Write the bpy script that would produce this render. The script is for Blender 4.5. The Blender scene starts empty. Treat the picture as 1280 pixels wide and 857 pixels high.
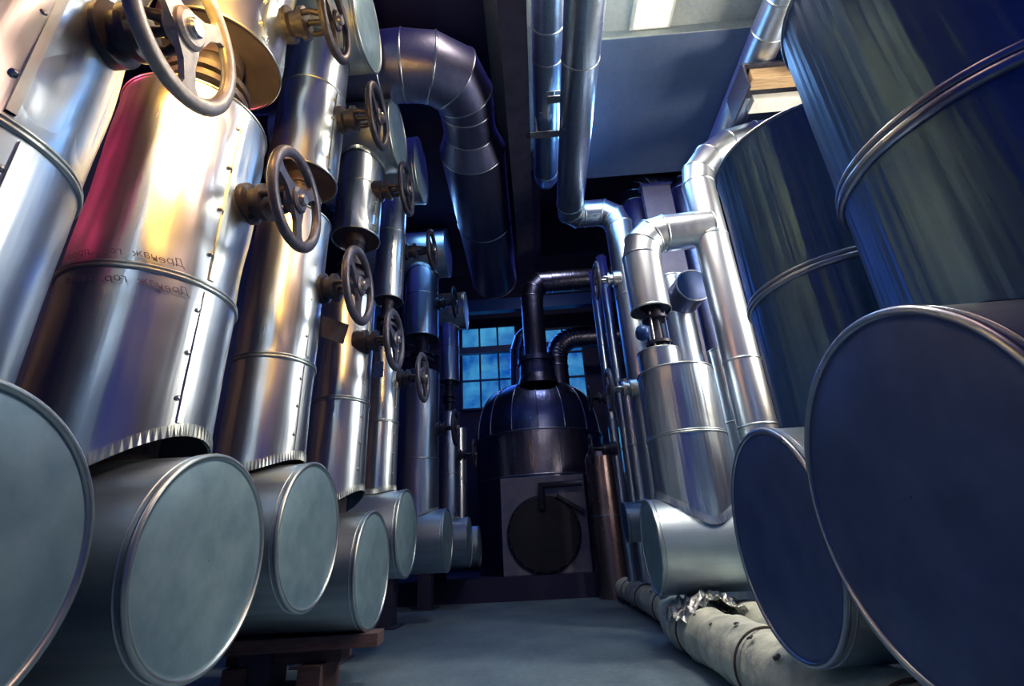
import bpy, bmesh, math, random
from mathutils import Vector, Matrix, noise
random.seed(7)
PI = math.pi
SC = bpy.context.scene
COL = SC.collection

# ---------------------------------------------------------------- camera
F, W, H, CAM_H = 620.0, 1280.0, 857.0, 0.7
def cam_dir(px, py):
    return Vector((px - W/2, -(py - H/2), -F)).normalized()
fy = cam_dir(678, 688)
up = cam_dir(560, -1050)
up = (up - fy*up.dot(fy)).normalized()
rx = fy.cross(up)
M = Matrix((rx, fy, up))          # rows: world axes in camera coordinates -> camera to world
cam = bpy.data.cameras.new('camera')
co = bpy.data.objects.new('camera', cam)
COL.objects.link(co)
co.matrix_world = Matrix.Translation((0, 0, CAM_H)) @ M.to_4x4()
cam.sensor_width = 36.0
cam.lens = 36.0*F/W
cam.clip_start = 0.02
SC.camera = co

# ---------------------------------------------------------------- materials
def mat(name):
    m = bpy.data.materials.new(name)
    m.use_nodes = True
    return m, m.node_tree.nodes, m.node_tree.links, m.node_tree.nodes['Principled BSDF']

def noise_node(n, l, scale, detail, sx=(1, 1, 1), rough=.55):
    tc = n.new('ShaderNodeTexCoord')
    mp = n.new('ShaderNodeMapping')
    mp.inputs['Scale'].default_value = sx
    l.new(tc.outputs['Object'], mp.inputs['Vector'])
    t = n.new('ShaderNodeTexNoise')
    t.inputs['Scale'].default_value = scale
    t.inputs['Detail'].default_value = detail
    t.inputs['Roughness'].default_value = rough
    l.new(mp.outputs['Vector'], t.inputs['Vector'])
    return t

def ramp(n, l, src, stops):
    r = n.new('ShaderNodeValToRGB')
    e = r.color_ramp.elements
    while len(e) < len(stops):
        e.new(0.5)
    for i, (p, c) in enumerate(stops):
        e[i].position = p
        e[i].color = (c[0], c[1], c[2], 1)
    l.new(src, r.inputs['Fac'])
    return r

def g(v):
    return (v, v, v)

def metal(name, lo, hi, r0, r1, axis='Z', streak=1.0, metallic=1.0, bump=.25, mott=14):
    """Sheet metal cladding: rolling streaks along one axis, cloudy oxide, soft dents."""
    m, n, l, b = mat(name)
    st = {'Z': (9, 9, .25), 'X': (.25, 9, 9), 'Y': (9, .25, 9)}[axis]
    s = noise_node(n, l, 2.2, 3, st)
    c = noise_node(n, l, mott, 5)
    big = noise_node(n, l, 2.2, 2)
    mx = n.new('ShaderNodeMix'); mx.data_type = 'FLOAT'
    mx.inputs[0].default_value = .35
    l.new(s.outputs['Fac'], mx.inputs[2]); l.new(c.outputs['Fac'], mx.inputs[3])
    cr = ramp(n, l, mx.outputs[0], [(.3, lo), (.7, hi)])
    l.new(cr.outputs['Color'], b.inputs['Base Color'])
    rr = ramp(n, l, mx.outputs[0], [(.3, g(r1)), (.7, g(r0))])
    l.new(rr.outputs['Color'], b.inputs['Roughness'])
    b.inputs['Metallic'].default_value = metallic
    b1 = n.new('ShaderNodeBump'); b1.inputs['Strength'].default_value = bump*streak
    b1.inputs['Distance'].default_value = .012 if streak <= 1 else .022
    l.new(s.outputs['Fac'], b1.inputs['Height'])
    b2 = n.new('ShaderNodeBump'); b2.inputs['Strength'].default_value = bump*.9
    b2.inputs['Distance'].default_value = .05
    l.new(big.outputs['Fac'], b2.inputs['Height'])
    l.new(b1.outputs['Normal'], b2.inputs['Normal'])
    l.new(b2.outputs['Normal'], b.inputs['Normal'])
    return m

def plain(name, lo, hi, rough=.6, metallic=0.0, scale=12, bump=.15, sx=(1, 1, 1), stops=(.35, .7), dist=.01):
    m, n, l, b = mat(name)
    t = noise_node(n, l, scale, 6, sx)
    cr = ramp(n, l, t.outputs['Fac'], [(stops[0], lo), (stops[1], hi)])
    l.new(cr.outputs['Color'], b.inputs['Base Color'])
    b.inputs['Roughness'].default_value = rough
    b.inputs['Metallic'].default_value = metallic
    bp = n.new('ShaderNodeBump'); bp.inputs['Strength'].default_value = bump
    bp.inputs['Distance'].default_value = dist
    l.new(t.outputs['Fac'], bp.inputs['Height']); l.new(bp.outputs['Normal'], b.inputs['Normal'])
    return m

MT = {}
MT['clad'] = metal('aluminium_cladding', (.43, .56, .72), (.60, .72, .86), .26, .36, bump=.13, mott=5)
MT['clad_x'] = metal('aluminium_drum_shell', (.34, .45, .56), (.52, .63, .72), .36, .50, axis='X', bump=.12, mott=6)
MT['tank'] = metal('shaded_rolled_cladding', (.035, .10, .26), (.085, .20, .42), .34, .46, metallic=.7, bump=.22, streak=1.2, mott=5)  # navy base carries the shade on the right-hand casings
MT['duct'] = metal('galvanised_duct', (.17, .19, .36), (.25, .28, .46), .34, .44, axis='Y', bump=.15, mott=5)
MT['bright'] = metal('polished_cladding', (.62, .72, .82), (.78, .86, .94), .28, .38, bump=.05, mott=4)
MT['cap'] = plain('dull_aluminium_disc', (.19, .34, .46), (.28, .46, .58), .45, .5, 9, .10, dist=.02)
MT['cap_shaded'] = plain('shaded_aluminium_disc', (.035, .08, .25), (.06, .12, .33), .5, .3, 9, .10, dist=.02)  # same metal as the other caps, with its shade put into the colour
MT['bead'] = metal('rolled_bead', (.42, .52, .58), (.58, .68, .72), .32, .42, bump=.03)
MT['iron'] = plain('dark_painted_iron', (.020, .024, .05), (.045, .05, .09), .42, .3, 25, .2)
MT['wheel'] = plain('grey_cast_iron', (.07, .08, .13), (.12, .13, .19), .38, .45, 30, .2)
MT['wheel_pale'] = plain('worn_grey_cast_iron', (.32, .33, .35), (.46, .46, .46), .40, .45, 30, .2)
MT['blueiron'] = plain('blue_painted_iron', (.01, .045, .20), (.02, .08, .32), .35, .2, 25, .2)
MT['steel'] = plain('bare_steel_stem', (.35, .38, .42), (.60, .62, .62), .3, .9, 25, .2)
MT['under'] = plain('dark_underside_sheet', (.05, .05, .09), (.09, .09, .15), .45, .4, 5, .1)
MT['beam'] = plain('painted_roof_steel', (.025, .028, .07), (.045, .05, .11), .6, .1, 8, .2)
MT['wood'] = plain('weathered_timber', (.30, .20, .11), (.52, .40, .24), .75, 0, 6, .3, (1, 14, 14))
MT['wood_dark'] = plain('damp_timber', (.07, .05, .06), (.14, .09, .10), .8, 0, 6, .3, (1, 14, 14))
MT['paint'] = plain('pale_painted_board', (.55, .62, .62), (.70, .76, .74), .6, 0, 6, .1)
MT['wrap'] = plain('canvas_lagging', (.30, .36, .36), (.60, .66, .60), .75, 0, 7, .55, (1, 1, 1), (.3, .6), .03)
MT['foil'] = plain('crumpled_foil', (.55, .58, .60), (.85, .85, .82), .22, 1.0, 18, .9, dist=.04)
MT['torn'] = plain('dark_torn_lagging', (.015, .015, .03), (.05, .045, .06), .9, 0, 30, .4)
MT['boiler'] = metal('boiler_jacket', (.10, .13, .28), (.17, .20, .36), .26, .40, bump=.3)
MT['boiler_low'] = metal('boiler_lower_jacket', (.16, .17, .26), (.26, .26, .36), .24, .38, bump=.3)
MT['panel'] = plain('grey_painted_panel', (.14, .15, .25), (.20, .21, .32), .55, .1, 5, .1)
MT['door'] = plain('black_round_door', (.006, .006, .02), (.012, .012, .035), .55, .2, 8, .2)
MT['brown'] = metal('bronzed_jacket', (.24, .19, .22), (.36, .28, .29), .24, .36, bump=.2)
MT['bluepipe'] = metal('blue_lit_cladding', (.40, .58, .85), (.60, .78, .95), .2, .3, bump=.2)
MT['ink'] = plain('marker_ink', (.10, .07, .13), (.16, .10, .18), .7, 0, 40, 0)
MT['rust'] = plain('stained_strap', (.07, .06, .07), (.12, .09, .09), .7, .2, 30, .3)

# concrete
def concrete(name, lo, hi, scale=1.6):
    m, n, l, b = mat(name)
    a = noise_node(n, l, scale, 8, (1, .6, 1), .62)
    c = noise_node(n, l, 26, 6, (1, 1, 1), .6)
    mx = n.new('ShaderNodeMix'); mx.data_type = 'FLOAT'; mx.inputs[0].default_value = .35
    l.new(a.outputs['Fac'], mx.inputs[2]); l.new(c.outputs['Fac'], mx.inputs[3])
    cr = ramp(n, l, mx.outputs[0], [(.34, lo), (.64, hi)])
    l.new(cr.outputs['Color'], b.inputs['Base Color'])
    b.inputs['Roughness'].default_value = .62
    bp = n.new('ShaderNodeBump'); bp.inputs['Strength'].default_value = .25; bp.inputs['Distance'].default_value = .01
    l.new(c.outputs['Fac'], bp.inputs['Height']); l.new(bp.outputs['Normal'], b.inputs['Normal'])
    return m
MT['floor'] = concrete('poured_concrete_floor', (.06, .11, .18), (.16, .25, .33))
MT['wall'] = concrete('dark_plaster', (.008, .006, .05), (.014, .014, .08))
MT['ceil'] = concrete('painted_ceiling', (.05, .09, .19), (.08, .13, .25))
MT['ceil_hi'] = concrete('pale_painted_ceiling', (.22, .28, .32), (.40, .46, .46), 3)

def emit(name, c1, c2, strength, scale=4):
    m, n, l, b = mat(name)
    t = noise_node(n, l, scale, 5)
    cr = ramp(n, l, t.outputs['Fac'], [(.38, c1), (.66, c2)])
    b.inputs['Base Color'].default_value = (.01, .02, .05, 1)
    l.new(cr.outputs['Color'], b.inputs['Emission Color'])
    b.inputs['Emission Strength'].default_value = strength
    return m
MT['lamp'] = emit('lamp_diffuser_lit', (1, .84, .60), (1, .90, .68), 1.6, 2)
MT['glass'] = emit('daylit_window_glass', (.0, .07, .34), (.06, .34, .62), 1.0, 1.1)

# ---------------------------------------------------------------- mesh helpers
class MB:
    def __init__(s):
        s.v = []; s.f = []; s.flat = set()
    def add(s, vs, fs, flat=False):
        o = len(s.v)
        s.v += [Vector(p) for p in vs]
        for q in fs:
            if flat: s.flat.add(len(s.f))
            s.f.append(tuple(o + i for i in q))
    def box(s, lo, hi, mtx=None, bev=0):
        bm = bmesh.new()
        bmesh.ops.create_cube(bm, size=1)
        c = (Vector(lo) + Vector(hi))/2; d = Vector(hi) - Vector(lo)
        for v in bm.verts:
            v.co = Vector((v.co.x*d.x, v.co.y*d.y, v.co.z*d.z)) + c
        if bev:
            bmesh.ops.bevel(bm, geom=bm.edges[:], offset=bev, segments=2, affect='EDGES', profile=.5)
        vs = [v.co.copy() for v in bm.verts]
        if mtx: vs = [mtx @ v for v in vs]
        bm.verts.ensure_lookup_table()
        s.add(vs, [[v.index for v in fc.verts] for fc in bm.faces], True)
        bm.free()
    def rings(s, rings, close=True, cap0=False, cap1=False, split=False):
        """rings: lists of points of equal length; split keeps a hard edge at every ring"""
        n = len(rings[0])
        if split:
            for a, b in zip(rings, rings[1:]):
                s.rings([a, b], close)
        else:
            fs = []
            for i in range(len(rings)-1):
                for j in range(n if close else n-1):
                    k = (j+1) % n
                    fs.append((i*n+j, i*n+k, (i+1)*n+k, (i+1)*n+j))
            s.add([p for r in rings for p in r], fs)
        if cap0: s.add(rings[0], [tuple(range(n-1, -1, -1))], True)
        if cap1: s.add(rings[-1], [tuple(range(n))], True)
    def lathe(s, prof, frame, n=48, split=True, cap0=False, cap1=False):
        """prof: (radius, height) along the frame's z"""
        rs = [[frame @ Vector((r*math.cos(2*PI*j/n), r*math.sin(2*PI*j/n), z)) for j in range(n)] for r, z in prof]
        s.rings(rs, True, cap0, cap1, split)
    def tube(s, pts, r, n=12, caps=True, closed=False):
        pts = [Vector(p) for p in pts]
        rs = sweep(pts, r, n, closed)
        if closed: rs.append(rs[0])
        s.rings(rs, True, caps and not closed, caps and not closed)
    def build(s, name, m, parent=None, autosmooth=True):
        me = bpy.data.meshes.new(name)
        off = Vector(parent_loc(parent)) if parent else Vector((0, 0, 0))
        me.from_pydata([v - off for v in s.v], [], s.f)
        me.update()
        for i, p in enumerate(me.polygons):
            p.use_smooth = i not in s.flat
        me.materials.append(MT[m] if isinstance(m, str) else m)
        bm = bmesh.new(); bm.from_mesh(me)
        bmesh.ops.recalc_face_normals(bm, faces=bm.faces)
        bm.to_mesh(me); bm.free()
        o = bpy.data.objects.new(name, me)
        COL.objects.link(o)
        if parent: o.parent = parent
        return o

def parent_loc(p):
    t = Vector((0, 0, 0))
    while p:
        t += p.location; p = p.parent
    return t

def frame_to(p, d):
    d = Vector(d).normalized()
    q = Vector((0, 0, 1)).rotation_difference(d)
    return Matrix.Translation(p) @ q.to_matrix().to_4x4()

def sweep(pts, r, n, closed=False):
    """mitred rings along a polyline"""
    N = len(pts)
    rad = r if isinstance(r, (list, tuple)) else [r]*N
    dirs = [(pts[(i+1) % N] - pts[i]).normalized() for i in range(N if closed else N-1)]
    d0 = dirs[0]
    a = d0.orthogonal().normalized()
    out = []
    for i in range(N):
        if closed: din, dout = dirs[i-1], dirs[i]
        else: din = dirs[max(i-1, 0)]; dout = dirs[min(i, N-2)]
        if i > 0:
            a = din.to_track_quat('Z', 'Y').to_matrix() @ Vector((1, 0, 0)) if False else (a - din*a.dot(din)).normalized()
        if closed and i == 0:
            a = (Vector((.123, .456, .88)) - din*din.dot(Vector((.123, .456, .88)))).normalized()
        b = din.cross(a)
        pn = (din + dout).normalized()
        ring = []
        for j in range(n):
            t = 2*PI*j/n
            q = (a*math.cos(t) + b*math.sin(t))*rad[i]
            q = q - din*(q.dot(pn)/max(din.dot(pn), .3))
            ring.append(pts[i] + q)
        out.append(ring)
        a = (a - dout*a.dot(dout)).normalized() if not closed else a
    return out

def thing(name, label, cat, loc, group=None):
    o = bpy.data.objects.new(name, None)
    COL.objects.link(o)
    o.location = loc
    o.empty_display_size = .1
    o['label'] = label; o['category'] = cat
    if group: o['group'] = group
    return o
def tag(o, label, cat, group=None):
    o['label'] = label; o['category'] = cat
    if group: o['group'] = group
    return o
def struct(mb, name, m):
    o = mb.build(name, m); o['kind'] = 'structure'
    return o
def slab(name, lo, hi, m):
    b = MB(); b.box(lo, hi); return struct(b, name, m)
def copy_tree(o, parent=None):
    c = o.copy(); COL.objects.link(c); c.parent = parent
    for ch in o.children: copy_tree(ch, c)
    return c

def torus(mb, frame, R, r, n=64, k=10, sq=1.0):
    rs = []
    for i in range(n+1):
        t = 2*PI*i/n
        rs.append([frame @ Vector(((R + r*math.cos(2*PI*j/k))*math.cos(t), (R + r*math.cos(2*PI*j/k))*math.sin(t), sq*r*math.sin(2*PI*j/k))) for j in range(k)])
    mb.rings(rs)

def dent(p, amp, seed):
    """crumple of thin sheet: long soft folds"""
    q = Vector((p.x*5 + seed, p.y*5, p.z*1.6))
    v = noise.noise(q)*.75 + noise.noise(q*2.3 + Vector((3, 1, seed)))*.35
    return amp*v

# ---------------------------------------------------------------- pipework parts
def shell(x, y, r, zb, zt, m, parent, amp=.0, seed=0.0, n=96, rows=26, name='shell', closed_top=False, ripple=0.0):
    """vertical sheet cylinder; zb and zt may be functions of the angle (for saddle cuts)"""
    fb = zb if callable(zb) else (lambda t: zb)
    ft = zt if callable(zt) else (lambda t: zt)
    rings = []
    for i in range(rows+1):
        k = i/rows
        ring = []
        for j in range(n):
            t = 2*PI*j/n
            z = fb(t)*(1-k) + ft(t)*k
            p = Vector((x + r*math.cos(t), y + r*math.sin(t), z))
            e = dent(p, amp, seed)*min(1, 6*k)*min(1, 6*(1-k))
            if ripple:
                e += ripple*noise.noise(Vector((14*math.cos(t), 14*math.sin(t), seed + z*.10)))
                e += ripple*.5*noise.noise(Vector((34*math.cos(t), 34*math.sin(t), seed*2 + z*.08)))
            ring.append((x + (r+e)*math.cos(t), y + (r+e)*math.sin(t), z))
        rings.append(ring)
    mb = MB(); mb.rings(rings)
    if closed_top: mb.add(rings[-1], [tuple(range(n))], True)
    # inner skin so the sheet has thickness
    inner = [[(x + (Vector(p)-Vector((x, y, p[2]))).x*.985, y + (Vector(p)-Vector((x, y, p[2]))).y*.985, p[2]) for p in rg] for rg in (rings[0], rings[-1])]
    mb.rings([rings[0], inner[0]]); mb.rings([inner[0], inner[1]]); mb.rings([inner[1], rings[-1]])
    return mb.build(name, m, parent)

def bead(x, y, r, z, parent, m='bead', w=.011, name='seam_band', double=True):
    mb = MB()
    fr = Matrix.Translation((x, y, z))
    torus(mb, fr, r, w)
    if double:
        torus(mb, Matrix.Translation((x, y, z + w*1.7)), r, w*.75)
    return mb.build(name, m, parent)

def crimp(x, y, r, fz, h, parent, m='bead', n=180, flare=.006, sgn=1):
    """toothed joint strip following a saddle cut"""
    r0, r1 = [], []
    for j in range(n):
        t = 2*PI*j/n
        w = .0020*(1 if j % 2 else -1)
        z = fz(t)
        r0.append((x + (r+.005)*math.cos(t), y + (r+.005)*math.sin(t), z + sgn*h))
        r1.append((x + (r+flare+w)*math.cos(t), y + (r+flare+w)*math.sin(t), z))
    mb = MB(); mb.rings([r0, r1], split=True)
    o = mb.build('crimped_edge', m, parent)
    for p in o.data.polygons: p.use_smooth = False
    return o

def seam_strip(x, y, r, ang, z0, z1, parent, nriv=4, m='bead'):
    mb = MB(); w = .022/r
    for a, b in ((ang, ang+w),):
        rg = []
        for t in (a, (a+b)/2, b):
            c, s = math.cos(t), math.sin(t)
            rg.append([(x+(r+.006)*c, y+(r+.006)*s, z0), (x+(r+.006)*c, y+(r+.006)*s, z1)])
        base0 = [(x+(r-.004)*math.cos(a), y+(r-.004)*math.sin(a), z) for z in (z0, z1)]
        base1 = [(x+(r-.004)*math.cos(b), y+(r-.004)*math.sin(b), z) for z in (z0, z1)]
        mb.rings([base0]+rg+[base1], close=False, split=True)
    s_ = mb.build('seam_strip', m, parent)
    first = None
    for i in range(nriv):
        z = z0 + (i+.5)/nriv*(z1-z0)
        t = ang - .012/r
        c = Vector((x+(r+.001)*math.cos(t), y+(r+.001)*math.sin(t), z))
        if first is None:
            rb = MB(); fr = frame_to((0, 0, 0), (math.cos(t), math.sin(t), 0))
            rb.lathe([(.010, -.006), (.010, .002), (.008, .004), (.006, .007), (.003, .008)], fr, 12, False, cap1=True)
            first = rb.build('screw', 'steel'); first.parent = parent
            first.location = c - parent_loc(parent)
        else:
            o = first.copy(); COL.objects.link(o); o.location = c - parent_loc(parent)

def drum(x0, x1, y, z, r, label, group, capm='cap', shellm='clad_x', name='insulated_drum', disc_at='x1', tilt=0.0):
    """horizontal drum along X; its capped end at x1"""
    t = thing(name, label, 'drum', (x0, y, z), group)
    sg = 1 if x1 > x0 else -1
    L = abs(x1-x0)
    fr = frame_to((x0, y, z), (sg, 0, 0))
    n = 96
    mb = MB()
    rows = []
    for i in range(13):
        k = i/12
        ring = []
        for j in range(n):
            a = 2*PI*j/n
            p = Vector((r*math.cos(a), r*math.sin(a), k*L))
            e = dent(fr @ p, .006, y*3)*min(1, 8*(1-k))
            ring.append(fr @ Vector(((r+e)*math.cos(a), (r+e)*math.sin(a), k*L)))
        rows.append(ring)
    mb.rings(rows, cap0=True)
    mb.build('drum_shell', shellm, t)
    c = MB()
    # slightly domed disc set inside a folded lip
    c.lathe([(.002, L+.004), (r*.5, L+.003), (r*.93, L), (r*.955, L-.004), (r*.965, L+.001)], fr, n, False)
    cap = c.build('end_cap', capm, t)
    rb = MB()
    torus(rb, frame_to((x0+sg*(L-.004), y, z), (sg, 0, 0)), r*.988, .011, 96, 10)
    torus(rb, frame_to((x0+sg*(L-.03), y, z), (sg, 0, 0)), r*1.0, .004, 96, 8)
    rb.build('cap_rim', 'bead' if capm == 'cap' else 'rim_dark', cap)
    return t
MT['rim_dark'] = metal('dark_rolled_bead', (.28, .34, .48), (.42, .48, .60), .25, .4, bump=.1)

def handwheel(parent, R, m='wheel', loc=(0, 0, 0), ang=0.0, nut='steel'):
    """wheel in the YZ plane, facing +X"""
    fr = Matrix.Translation(parent_loc(parent) + Vector(loc)) @ Matrix.Rotation(PI/2, 4, 'Y')
    mb = MB(); torus(mb, fr, R-.027, .027, 64, 14, .8)
    w = mb.build('handwheel', m, parent)
    for k in range(3):
        a = ang + k*2*PI/3
        mr = fr @ Matrix.Rotation(a, 4, 'Z')
        pts = []
        # flat web: wide at hub, waisted, wide again where it meets the rim
        prof = [(.02, .055), (.25, .045), (.45, .026), (.7, .026), (.85, .05), (.93, .09)]
        top, bot = [], []
        for u, hw in prof:
            top.append((u*R, hw*R/.25)); bot.append((u*R, -hw*R/.25))
        outl = top + bot[::-1]
        zf = lambda u: -.018*(1 - u/R)*0
        s = MB(); nn = len(outl)
        A = [mr @ Vector((p[0], p[1], .010)) for p in outl]
        B = [mr @ Vector((p[0], p[1], -.010)) for p in outl]
        s.add(A+B, [tuple(range(nn)), tuple(range(2*nn-1, nn-1, -1))] + [(i, (i+1) % nn, nn+(i+1) % nn, nn+i) for i in range(nn)], True)
        s.build('spoke', m, w)
    hb = MB()
    hb.lathe([(.062*R/.25, -.03), (.062*R/.25, .018), (.05*R/.25, .026)], fr, 32, True, True, True)
    hb.build('hub', m, w)
    nb = MB()
    nb.lathe([(.030*R/.25, .02), (.030*R/.25, .036), (.024*R/.25, .044)], fr, 24, True, True, True)
    nb.build('hub_nut', nut, w)
    return w

def valve(xw, y, z, x_base, label, group, R=.236, m='wheel', ang=0.0, body='iron', name='handwheel_valve', nut='steel', stub=.062):
    """valve neck coming out of a pipe's side, wheel at xw"""
    t = thing(name, label, 'valve', (x_base, y, z), group)
    sg = 1 if xw > x_base else -1
    L = abs(xw-x_base)
    fr = frame_to((x_base, y, z), (sg, 0, 0))
    b = MB()
    b.lathe([(stub*1.5, -.05), (stub*1.5, L*.16), (stub*1.05, L*.20), (stub*1.05, L*.34), (stub*1.35, L*.36), (stub*1.35, L*.46), (stub*.8, L*.50)], fr, 24, True, True, True)
    b.build('bonnet', body, t)
    yk = MB()
    for s in (-1, 1):
        pts = [fr @ Vector((0, s*stub*1.0, L*.45)), fr @ Vector((0, s*stub*1.05, L*.6)), fr @ Vector((0, s*stub*.75, L*.8)), fr @ Vector((0, s*.012, L*.86))]
        yk.tube(pts, .016, 8)
    yk.build('yoke', body, t)
    st = MB(); st.lathe([(.016, L*.3), (.016, L*.97)], fr, 12, True, True, True)
    st.build('stem', 'steel' if body != 'iron' else 'iron', t)
    gl = MB()
    gl.lathe([(.035, L*.78), (.035, L*.94)], fr, 6, True, True, True)
    gl.build('gland_nut', body, t)
    handwheel(t, R, m, (xw-x_base, 0, 0), ang, nut)
    return t

# ---------------------------------------------------------------- LEFT BANK
lower = [  # key, x, y, r, ring z, top z, drum(zc, r, x_end), lift, dents
    (1, -1.50, 0.90, .300, 1.70, 2.66, (.735, .345, -1.10), .00, .010),
    (2, -1.52, 1.72, .300, 1.705, 2.66, (.725, .338, -1.10), .07, .012),
    (3, -1.40, 2.49, .208, 1.69, 2.66, (.827, .332, -1.10), .02, .010),
    (4, -1.40, 3.46, .198, 1.75, 2.60, (.648, .350, -1.10), .14, .008),
    (5, -1.36, 4.30, .150, 1.81, 2.60, (.892, .338, -1.10), .0, .006),
    (6, -1.45, 6.20, .236, 1.80, 2.95, (.872, .348, -1.10), .0, .006),
    (7, -1.41, 8.10, .172, 1.90, 2.90, (.885, .352, -1.10), .0, .005),
    (8, -1.36, 8.85, .140, 1.90, 2.80, (.82, .32, -1.04), .0, .004),
]
drum_labels = {
 1: 'nearest horizontal drum on the left, its round grey end cut by the left edge',
 2: 'big horizontal aluminium drum with a round end, second from the left edge, gap above it',
 3: 'horizontal drum between the big second drum and the low one above the timbers',
 4: 'low horizontal drum on timber planks with an open sleeve mouth above it',
 5: 'horizontal drum with narrow pipe above it, just beyond the low drum on planks',
 6: 'horizontal drum low on the left just beyond the one under the narrow casing',
 7: 'small far drum on the left, second from the far end of the row',
 8: 'farthest small drum of the left row, next to the boiler'}
pipe_labels = {
 1: 'nearest vertical aluminium pipe casing leaning in at the far left edge',
 2: 'widest vertical aluminium pipe casing on the left with handwriting beside its seam band',
 3: 'vertical aluminium pipe casing right of the widest one, large handwheel at its top',
 4: 'vertical aluminium pipe casing with open flared mouth above the low drum',
 5: 'narrow vertical aluminium casing behind the blue tag, left row',
 6: 'sixth lower vertical casing of the left row, seam band at mid height',
 7: 'slim far vertical casing, second last of the left row',
 8: 'farthest slim vertical casing of the left row near the boiler'}
GL = 'horizontal drums along the left side'
GP = 'lower vertical pipe casings on the left'
for k, x, y, r, zr, zt, (dz, dr, dx), lift, amp in lower:
    d = drum(x - .75, dx, y, dz, dr, drum_labels[k], GL)
    def fz(t, x=x, y=y, r=r, dz=dz, dr=dr, lift=lift):
        s = r*math.sin(t)
        q = dz + math.sqrt(max(dr*dr - s*s, 0.0004))
        return q + lift*(.55 + .45*math.cos(t)) + .004
    t = thing('insulated_pipe', pipe_labels[k], 'pipe', (x, y, dz+dr), GP)
    shell(x, y, r, fz, zr, 'clad', t, amp*.6, k*1.7, ripple=.0008, name='lower_casing')
    shell(x, y, r*.985, zr, zt, 'clad', t, amp*1.8, k*2.9, name='upper_casing', closed_top=True)
    bead(x, y, r, zr, t, w=.010 if k < 5 else .008)
    bead(x, y, r*.985, zt, t, w=.007, double=False, name='top_bead')
    crimp(x, y, r, lambda th, fz=fz: fz(th)+.0, .045 if k < 6 else .03, t)
    if k < 6:
        seam_strip(x, y, r, -.33 if k > 1 else -.15, fz(-.33)+.05, zr-.02, t, 3)
        seam_strip(x, y, r*.985, -.30, zr+.04, zt-.03, t, 4)
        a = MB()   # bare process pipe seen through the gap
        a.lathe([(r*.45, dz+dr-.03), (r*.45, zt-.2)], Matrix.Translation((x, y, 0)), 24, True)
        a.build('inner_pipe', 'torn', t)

upper = [  # key, x, y, r, bottom z, drum centre z, drum r, drum end x
    (1, -1.50, 0.90, .29, 3.15, 4.75, .34, -1.06),
    (2, -1.50, 1.72, .292, 3.10, 4.60, .34, -1.06),
    (3, -1.40, 2.49, .215, 2.98, 4.48, .34, -1.06),
    (4, -1.40, 3.46, .195, 3.20, 4.32, .32, -1.08),
    (5, -1.36, 4.30, .145, 3.05, 4.66, .355, -1.06),
    (6, -1.47, 6.20, .237, 3.46, 4.83, .36, -1.10),
    (7, -1.41, 8.10, .180, 3.46, 4.82, .34, -1.10),
]
ul = {1: 'upper pipe casing out of the top left corner', 2: 'upper pipe casing hanging at the top left, wide dark underside in the orange glow',
 3: 'crumpled upper pipe casing with dark oval underside left of the second hanging handwheel', 4: 'upper pipe casing with toothed joint strip under the overhead drum',
 5: 'narrow upper pipe casing hanging behind the toothed one', 6: 'wider far upper pipe casing with a seam band near its top',
 7: 'last small upper pipe casing of the left row'}
ud = {1: 'overhead drum above the top left corner', 2: 'overhead drum above the orange lit hanging casing', 3: 'overhead drum with tall pale round end cut by the top edge',
 4: 'overhead drum end with thin bright rim half behind a dark handwheel', 5: 'overhead drum with bright rim, beyond the one behind the handwheel',
 6: 'dim overhead drum on the left below the duct', 7: 'farthest dim overhead drum of the left row'}
for k, x, y, r, zb, dz, dr, dx in upper:
    drum(x-.75, dx, y, dz, dr, ud[k], 'overhead drums along the left side')
    def fz(t, r=r, dz=dz, dr=dr):
        s = r*math.sin(t)
        return dz - math.sqrt(max(dr*dr - s*s, .0004)) - .004
    t = thing('insulated_pipe', ul[k], 'pipe', (x, y, zb), 'upper vertical pipe casings on the left')
    zm = zb + (dz-dr-zb)*.62
    shell(x, y, r, zb, zm, 'clad', t, .024 if k < 5 else .008, k*4.1, name='lower_casing')
    shell(x, y, r*.985, zm, fz, 'clad', t, .008, k*1.3, name='upper_casing')
    bead(x, y, r, zm, t, w=.006, double=False)
    bead(x, y, r, zb, t, w=.007, double=False, name='bottom_bead')
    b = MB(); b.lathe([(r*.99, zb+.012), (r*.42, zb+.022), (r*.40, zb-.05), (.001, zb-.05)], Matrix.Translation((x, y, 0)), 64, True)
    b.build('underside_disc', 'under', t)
    crimp(x, y, r, fz, .045, t, sgn=-1)
    if k < 6:
        seam_strip(x, y, r, -.35, zb+.03, zm-.02, t, 4)

# valve bodies joining lower and upper casings (dark pipe in the gap)
for k in range(7):
    x, y, r = lower[k][1:4]
    zt = lower[k][5]; zb = upper[k][4]
    t = thing('flanged_spool', ['dark flanged pipe joining the casings at the left edge', 'dark flanged pipe above the widest casing', 'dark flanged pipe above the third casing',
        'dark flanged pipe above the fourth casing', 'dark flanged pipe above the narrow casing', 'dark flanged pipe above the sixth casing', 'dark flanged pipe above the far slim casing'][k], 'pipe', (x, y, zt), 'flanged pipes between the casings')
    b = MB(); rr = r*.38
    b.lathe([(rr, zt+.008), (rr, zt+(zb-zt)*.35), (rr, zb-.05)], Matrix.Translation((x, y, 0)), 24, True)
    b.build('pipe_body', 'iron', t)
    for zz in (zt+(zb-zt)*.35, zt+(zb-zt)*.5):
        b = MB(); b.lathe([(rr*1.7, zz), (rr*1.7, zz+.035)], Matrix.Translation((x, y, 0)), 24, True, True, True)
        b.build('flange', 'iron', t)

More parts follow.
